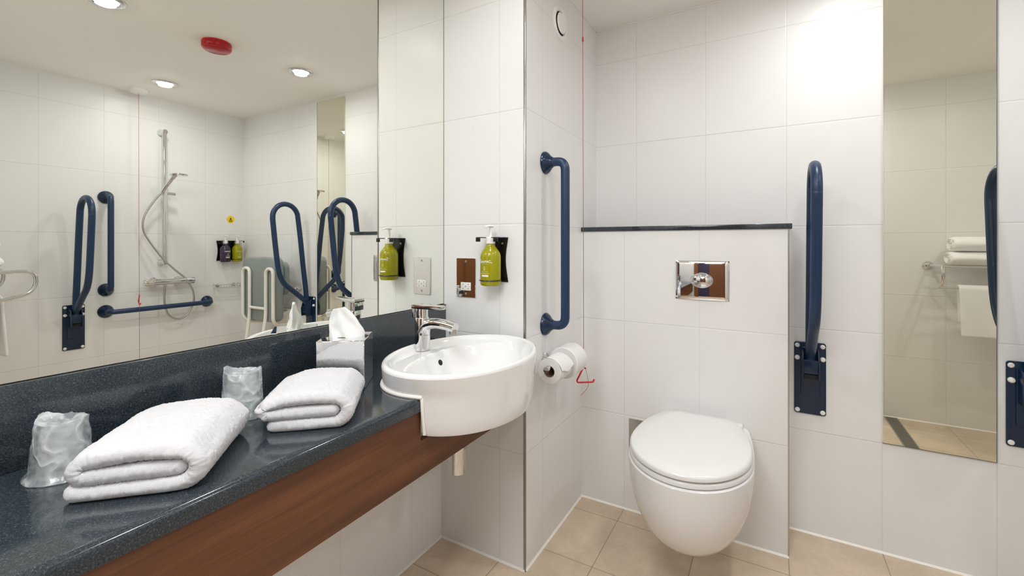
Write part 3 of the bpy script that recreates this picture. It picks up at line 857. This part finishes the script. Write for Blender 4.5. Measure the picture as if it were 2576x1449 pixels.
so = thing('shaver_socket', 'mirror-finish shaver socket on the white tiles beside the basin', 'socket', (0.1075, 0, 0.932), R_BACK)
link('face_plate', MB().prism(rrect(-0.0433, 0.0433, 0, 0.1455, 0.003), 0.0, 0.005, lambda a, b, d: (a, d, b), 0.0012), 'polished', so, smooth=18)
ins = link('outlet_insert', MB().box((-0.0225, 0.0045, 0.0255), (0.0225, 0.0065, 0.0555), 0.0008), 'white', so)
hm = MB()
for x, z in ((-0.012, 0.048), (0.012, 0.048), (-0.012, 0.033), (0.012, 0.033)): hm.lathe([(0.0019, 0.0066), (0.0, 0.0067)], (x, 0, z), axis='y', n=10, cap=False)
hm.box((-0.004, 0.0064, 0.0385), (0.004, 0.0067, 0.0395)); hm.box((-0.004, 0.0064, 0.0415), (0.004, 0.0067, 0.0425)); hm.box((-0.021, 0.0064, 0.0402), (-0.012, 0.0067, 0.0408)); hm.box((0.012, 0.0064, 0.0402), (0.021, 0.0067, 0.0408))
link('pin_hole', hm, 'dark', ins, smooth=0)
for z in (0.013, 0.133): link('screw', MB().lathe([(0.0048, 0.005), (0.004, 0.0062), (0.0, 0.0062)], (0, 0, z), axis='y', n=14, cap=False), 'satin', so)

# ------------------------------------------------------------------ toilet roll holder and rolls
XR, ZR = 0.425, 0.700
th = thing('toilet_roll_holder', 'chrome double-ended toilet roll holder on the return wall below the upright bar', 'toilet roll holder', (WB, 0.150, ZR), R_SIDE)
link('rosette', MB().lathe([(0.0265, 0.0), (0.0265, 0.004), (0.022, 0.009), (0.0, 0.010)], axis='y', n=32, cap=False), 'chrome', th)
link('arm', MB().tube([(0, 0.008, 0), (0, 0.07, 0)], 0.0085, 14).tube([(-0.112, 0.07, 0), (0.122, 0.07, 0)], 0.0085, 14), 'chrome', th)
for x in (-0.116, 0.126): link('end_knob', MB().lathe([(0.0, -0.006), (0.0105, -0.005), (0.0105, 0.005), (0.0, 0.006)], (x, 0.07, 0), axis='x', n=18, cap=False), 'chrome', th)

def toilet_roll(label, y0, y1, R, zc, tailed):
    r = thing('toilet_roll', label, 'toilet roll', (XR, (y0+y1)/2, zc-R), 0, 'toilet rolls on the chrome holder')
    h = (y1-y0)/2; ri = 0.0205
    link('paper', MB().lathe([(ri, -h), (R-0.002, -h), (R, -h+0.002), (R, h-0.002), (R-0.002, h), (ri, h)], (0, 0, R), axis='y', n=48, cap=False), 'paper', r)
    link('core', MB().lathe([(ri, -h+0.0002), (ri-0.0012, -h-0.0003), (ri-0.0012, h+0.0003), (ri, h-0.0002), (ri, -h+0.0002)], (0, 0, R), axis='y', n=32, cap=False), 'card', r)
    if tailed:
        P = []
        for i in range(13):
            q = i/12; a = 1.95-1.75*q; row = []
            for k in range(11):
                s = k/10; yy = -h+2*h*s
                rr = R+0.0015+0.012*max(0, q-0.62)*(0.6+0.8*s)
                aa = a+0.55*q*(0.5-abs(s-0.5))*-1.0
                row.append((rr*math.cos(aa), yy, R+rr*math.sin(aa)))
            P.append(row)
        link('loose_sheet', MB().grid(P), 'paper', r, smooth=60)
    return r
toilet_roll('part-used toilet roll with a loose end on the holder, next to the basin', 0.046, 0.143, 0.0445, ZR-0.0118, True)
toilet_roll('fuller toilet roll on the holder, next to the toilet', 0.166, 0.263, 0.058, ZR-0.0108, False)

# ------------------------------------------------------------------ toilet wall
tag(link('ledge_shelf', MB().box((WB+0.0008, YB-0.006, 1.185), (XB+0.010, YD-0.0005, 1.2045), 0.002), 'stone'), 'dark stone ledge on top of the boxed-in tiles above the toilet', 'shelf')
fp = thing('flush_plate', 'shiny chrome flush plate with a domed button above the toilet', 'flush plate', (0.8565, YB, 0.911), R_BACK)
P = []
for i in range(21):
    row = []
    for k in range(21):
        u, v = -1+2*i/20, -1+2*k/20
        row.append((u*0.0975, 0.0105-0.004*u*u-0.003*v*v*0.6-(0.003 if max(abs(u), abs(v)) > 0.97 else 0), 0.0765+v*0.0765))
    P.append(row)
pl = MB().grid(P); pl.box((-0.0975, 0.0, 0.0), (0.0975, 0.0022, 0.153))
link('cover', pl, 'polished', fp, smooth=60)
dm = MB(); P = []
for i in range(13):
    q = i/12*PI/2
    P.append([(0.042*math.cos(q)*math.cos(2*PI*k/40), 0.009+0.018*math.sin(q)*(1-0.25*(1 if math.cos(2*PI*k/40) > 0.25 else 0)), 0.0765+0.030*math.cos(q)*math.sin(2*PI*k/40)) for k in range(40)])
dm.grid(P, cv=True)
link('button', dm, 'chrome', fp, smooth=50)
tag(link('cover_plate', MB().box((0.570, YB-0.004, 0.250), (0.700, YB-0.0002, 0.391), 0.001), 'satin'), 'dull metal cover plate on the tiles behind the toilet pan', 'cover plate')

TXC = 0.858
def outline(scale_w, yf, wr, n=56, yback=0.525, a=0.188, ymid=0.20, pw=2.1):
    """plan of pan, seat or lid: rounded front, narrower back; symmetric in x"""
    o = []; A = a*scale_w
    for k in range(n+1):            # front half, from one side round the front
        t_ = PI*k/n
        o.append((-A*math.cos(t_), ymid-(ymid-yf)*math.sin(t_)))
    m = 26; back = []
    for k in range(1, m+1):
        q = k/m; w = A+(wr-A)*q**pw
        if q > 0.9: w -= 0.022*min(1, wr/0.12)*((q-0.9)/0.1)**2
        back.append((w, ymid+(yback-ymid)*q))
    return o + back + [(-x, y) for x, y in back[::-1]]
to = thing('wall_hung_toilet', 'white wall-hung toilet with a closed lid', 'toilet', (TXC, 0.25, 0.137))
pan = MB(); P = []
lev = [(0.000, 1.000), (0.006, 1.002), (0.03, 0.998), (0.06, 0.985), (0.09, 0.965), (0.12, 0.935), (0.15, 0.892), (0.18, 0.835), (0.21, 0.755), (0.235, 0.67), (0.26, 0.56), (0.28, 0.43), (0.293, 0.30), (0.300, 0.17), (0.302, 0.05)]
for dz, w_ in lev:
    q = dz/0.302
    yf = -0.040+0.012*q+0.16*q**3.0+0.075*q**9
    yb_ = YB-0.0012 if dz < 0.20 else YB-0.0012-0.13*((dz-0.20)/0.102)**1.6
    P.append([(TXC+x, y, 0.439-dz) for x, y in outline(w_, yf, 0.158*w_, yback=yb_, ymid=0.20+0.05*q**2)])
top0 = [(x*0.985+TXC*0.015, y if y > 0.5 else y+0.003, 0.4415) for x, y, z in P[0]]
P.insert(0, top0)
pan.grid(P, cv=True); pan.fan(P[0][::-1]); pan.fan(P[-1])
link('pan', pan, 'ceramic', to, True, 50)
def slab(sw, yf, wr, yb_, z0, z1, edge, crown=0.0):
    mb = MB(); o = outline(sw, yf, wr, yback=yb_)
    cx, cy = 0.0, 0.2
    P = []
    for ins_, z in ((edge*0.8, z0), (0.0, z0+edge*0.6), (0.0, z1-edge), (edge*0.35, z1-edge*0.35), (edge, z1), (0.06, z1+crown*0.5), (0.13, z1+crown)):
        row = []
        for x, y in o:
            d = math.hypot(x-cx, y-cy); f = max(0.02, (d-ins_)/d); row.append((TXC+cx+(x-cx)*f, cy+(y-cy)*f, z))
        P.append(row)
    mb.grid(P, cv=True); mb.fan(P[0][::-1]); mb.fan(P[-1])
    return mb
link('seat', slab(0.985, -0.034, 0.100, 0.495, 0.4435, 0.460, 0.005), 'seat', to, True, 50)
link('lid', slab(0.978, -0.036, 0.104, 0.495, 0.4625, 0.483, 0.008, 0.002), 'seat', to, True, 50)
link('hinge', MB().box((TXC-0.130, 0.497, 0.432), (TXC+0.143, 0.529, 0.456), 0.006, 3), 'seat', to, True)

# ------------------------------------------------------------------ shower fittings (seen in the mirrors)
sh = thing('shower_rail', 'chrome shower riser rail with hand shower on the shower wall', 'shower rail', (W, 0.150, 1.0), R_RIGHT)
link('riser', MB().tube([(0, 0.055, -0.01), (0, 0.055, 0.93)], 0.0135, 16), 'chrome', sh)
for z in (0.0, 0.925):
    link('bracket', MB().lathe([(0.024, 0.0), (0.024, 0.01), (0.014, 0.03), (0.016, 0.066), (0.0, 0.068)], (0, 0, z), axis='y', n=24, cap=False), 'chrome', sh)
link('slider', MB().lathe([(0.0, -0.03), (0.019, -0.03), (0.019, 0.025), (0.0, 0.025)], (0, 0.055, 0.50), n=20, cap=False).tube([(0.0, 0.055, 0.49), (0.062, 0.062, 0.488)], 0.011, 14), 'chrome', sh)
hs = [(-0.022, 0.080, 0.495), (-0.014, 0.12, 0.535), (0.0, 0.165, 0.585), (0.008, 0.19, 0.61)]
link('hand_shower', MB().tube(spline(hs, 5), [0.011]*6+[0.012]*5+[0.015]*5, 14)
     .lathe([(0.0, 0.010), (0.02, 0.009), (0.050, 0.002), (0.054, -0.004), (0.050, -0.010), (0.0, -0.011)], (0.022, 0.21, 0.614), n=32, cap=False), 'chrome', sh)
hose = [(-0.022, 0.078, 0.492), (-0.06, 0.07, 0.44), (-0.118, 0.065, 0.33), (-0.128, 0.062, 0.24), (-0.098, 0.062, 0.16), (-0.020, 0.075, 0.03), (0.06, 0.075, -0.06), (0.125, 0.072, -0.125), (0.172, 0.07, -0.215), (0.178, 0.068, -0.30), (0.14, 0.066, -0.385), (0.08, 0.066, -0.412), (0.02, 0.066, -0.375), (-0.004, 0.064, -0.28), (0.0, 0.062, -0.17)]
hose = [(-x, y, z) if False else (x, y, z) for x, y, z in hose]
link('hose', MB().tube(spline(hose, 7), 0.0065, 10), 'satin', sh)
mx = thing('shower_mixer', 'chrome thermostatic bar mixer below the shower riser', 'shower mixer', (W, 0.178, 0.863), R_RIGHT)
link('bar_body', MB().lathe([(0.0, -0.152), (0.022, -0.152), (0.025, -0.147), (0.025, -0.098), (0.021, -0.095), (0.021, 0.095), (0.025, 0.098), (0.025, 0.147), (0.022, 0.152), (0.0, 0.152)], (0, 0.07, 0), axis='x', n=28, cap=False), 'chrome', mx)
for x in (-0.075, 0.075): link('inlet', MB().lathe([(0.031, 0.0), (0.031, 0.008), (0.018, 0.022), (0.018, 0.06), (0.0, 0.06)], (x, 0, 0), axis='y', n=24, cap=False), 'chrome', mx)
link('outlet_nut', MB().lathe([(0.0, -0.045), (0.010, -0.045), (0.010, -0.012), (0.0, -0.012)], (-0.028, 0.064, 0), n=16, cap=False), 'chrome', mx)

sd = thing('warning_sticker', 'round yellow sticker with dark marks above the double bottle holder', 'sticker', (W, 0.626, 1.328), R_RIGHT)
link('disc', MB().lathe([(0.0, 0.0012), (0.030, 0.0012), (0.0305, 0.0)], axis='y', n=32, cap=False), 'yellow', sd)
mk = MB().prism([(-0.009, -0.002), (0.009, -0.002), (0.0, 0.016)], 0.0012, 0.0016, lambda a, b, d: (a, d, b)).box((-0.014, 0.0012, -0.010), (0.014, 0.0016, -0.006)).box((-0.014, 0.0012, -0.019), (0.014, 0.0016, -0.014))
link('printed_mark', mk, 'dark', sd, smooth=0)

sb = thing('soap_basket', 'chrome wire soap basket on the shower wall beside the hanging chair', 'soap basket', (W, 0.585, 0.790), R_RIGHT)
wb = MB()
for z in (0.0, 0.024): wb.tube(fillet([(-0.09, 0.006, z), (-0.09, 0.10, z), (0.09, 0.10, z), (0.09, 0.006, z)], 0.015), 0.0035, 8)
for k in range(9): wb.tube([(-0.08+0.02*k, 0.006, 0.0), (-0.08+0.02*k, 0.10, 0.0), (-0.08+0.02*k, 0.10, 0.024)], 0.0018, 6)
link('wire_frame', wb, 'chrome', sb)
for x in (-0.06, 0.06): link('wall_fixing', MB().lathe([(0.014, 0.0), (0.014, 0.008), (0.0, 0.009)], (x, 0, 0.012), axis='y', n=18, cap=False), 'chrome', sb)

# folding shower seat hung on the toilet wall; local frame: wall at y=0, out +y
st = thing('folding_shower_chair', 'grey folding shower chair with cream tube legs on the wall beside the shower', 'shower seat', (2.085, YD, 0.30), R_BACK)
link('seat_pad', MB().prism(rrect(-0.222, 0.180, 0.275, 0.735, 0.05, 6), 0.150, 0.222, lambda a, b, d: (a, d, b), 0.014, 3), 'greydark', st)
link('drain_hole', MB().lathe([(0.010, 0.2185), (0.0, 0.2187)], (0, 0, 0.515), axis='y', n=16, cap=False), 'dark', st)
for sx in (-1, 1):
    inner, outer_ = sx*0.100, sx*0.186
    link('leg_frame', MB().tube(fillet([(inner*0.86, 0.285, 0.02), (inner*0.95, 0.262, 0.14), (inner, 0.236, 0.32), (inner, 0.236, 0.655), (outer_, 0.236, 0.655), (outer_, 0.236, 0.295), (outer_*0.86, 0.20, 0.258), (outer_*0.80, 0.06, 0.24)], 0.042, 7), 0.0118, 12), 'offwhite', st)
link('cross_bar', MB().tube([(-0.1, 0.236, 0.372), (0.1, 0.236, 0.372)], 0.0105, 12), 'offwhite', st)
link('back_rest', MB().prism(rrect(-0.135, 0.135, 0.455, 0.70, 0.05, 6), 0.075, 0.115, lambda a, b, d: (a, d, b), 0.013, 3), 'grey', st)
link('hanging_bar', MB().tube(fillet([(-0.155, 0.0, 0.50), (-0.155, 0.05, 0.50), (0.155, 0.05, 0.50), (0.155, 0.0, 0.50)], 0.02), 0.010, 12), 'chrome', st)
link('arm_bracket', MB().box((-0.06, 0.045, 0.30), (0.06, 0.17, 0.33), 0.004).box((-0.06, 0.002, 0.22), (0.06, 0.05, 0.34), 0.004), 'offwhite', st)

dr = thing('floor_drain', 'long steel grating drain set across the floor by the narrow mirror', 'floor drain', (1.772, -0.1, 0.0))
link('grating', MB().box((1.742, YR+0.012, 0.0004), (1.802, YD-0.03, 0.003)), 'grate', dr, True, 0)
link('frame', MB().box((1.737, YR+0.008, 0.0003), (1.742, YD-0.026, 0.0034)).box((1.802, YR+0.008, 0.0003), (1.807, YD-0.026, 0.0034)), 'satin', dr, True, 0)

# ------------------------------------------------------------------ towel rack on the rear wall
rk = thing('towel_rack', 'chrome towel shelf with a rail on the wall facing the narrow mirror', 'towel rack', (2.22, YR, 0.995), R_REAR)
HX = 0.265
for sx in (-1, 1):
    link('side_loop', MB().tube(fillet([(sx*HX, 0.01, 0.0), (sx*HX, 0.30, 0.008), (sx*HX, 0.295, -0.095), (sx*HX, 0.19, -0.125), (sx*HX, 0.060, -0.145), (sx*HX, 0.045, -0.142)], 0.075, 8), 0.0085, 12), 'chrome', rk)
    link('rosette', MB().lathe([(0.028, 0.0), (0.028, 0.005), (0.022, 0.014), (0.012, 0.018), (0.0, 0.018)], (sx*HX, 0, 0.0), axis='y', n=28, cap=False), 'chrome', rk)
for y in (0.05, 0.105, 0.16, 0.215):
    link('shelf_bar', MB().tube([(-HX, y, 0.002), (HX, y, 0.002)], 0.0055, 10), 'chrome', rk)
link('hanging_rail', MB().tube([(-HX, 0.19, -0.125), (HX, 0.19, -0.125)], 0.0055, 10), 'chrome', rk)

def soft(mb, name, label, grp, loc, cat='towel'):
    o = link(name, mb, 'bath_towel', smooth=70); o.location = loc; return tag(o, label, cat, grp)
RG = 'white towels on the chrome rack'
# two rolled bath towels on the shelf
def roll(L, ry, rz, seed):
    P = []
    for i in range(41):
        x = -L/2+L*i/40; d = min(x+L/2, L/2-x); k = 1-0.10*max(0, 1-d/0.03)**2
        P.append([(x+0.004*noise.noise(Vector((a_*0.9, seed, 1))), ry*k*math.cos(2*PI*a_/60)*(1+0.03*noise.noise(Vector((x*9, a_*0.25, seed)))), rz+rz*k*math.sin(2*PI*a_/60)*(1+0.04*noise.noise(Vector((x*8, a_*0.25, seed+5))))) for a_ in range(60)])
    mb = MB().grid(P, cv=True)
    for e, sgn in ((0, -1), (-1, 1)):      # spiral end face, stepped inwards
        ring = P[e]; prev = ring
        for s, dx in ((0.82, 0.004), (0.74, -0.006), (0.58, 0.004), (0.48, -0.006), (0.30, 0.003), (0.18, -0.006)):
            cur = [(p[0]+sgn*dx, p[1]*s, rz+(p[2]-rz)*s) for p in ring]; mb.grid([prev, cur], cv=True); prev = cur
        mb.fan(prev)
    return mb
soft(roll(0.43, 0.088, 0.040, 2), 'rolled_towel', 'lower flattened white bath towel on the chrome rack shelf', RG, (2.235, YR+0.125, 1.0035))
soft(roll(0.42, 0.080, 0.044, 8), 'rolled_towel', 'upper rolled white bath towel on the chrome rack shelf', RG, (2.24, YR+0.125, 1.083))
# towel over the rail
P = []
for i in range(36):
    x = -0.205+0.41*i/35; row = []
    def hang(s):     # s: 0 back hem .. 1 front hem
        if s < 0.36: q = s/0.36; return (-0.017+0.004*math.sin(x*30), -0.20*(1-q))
        if s < 0.44: a = PI-(s-0.36)/0.08*PI; return (0.017*math.cos(a), 0.017*math.sin(a))
        q = (s-0.44)/0.56; return (0.017+0.012*q+0.006*math.sin(x*26+1)*q, -0.275*q)
    for k in range(51):
        y, z = hang(k/50); row.append((x*(1-0.03*abs(z)/0.27), y, z))
    P.append(row)
hg = link('hanging_towel', MB().grid(P), 'bath_towel', smooth=70)
hg.location = hg.location + Vector((2.25, YR+0.19, 0.995-0.125))
mo = hg.modifiers.new('thick', 'SOLIDIFY'); mo.thickness = 0.009; mo.offset = 0
tag(hg, 'white hand towel hanging over the lower rail of the chrome rack', 'towel', RG)
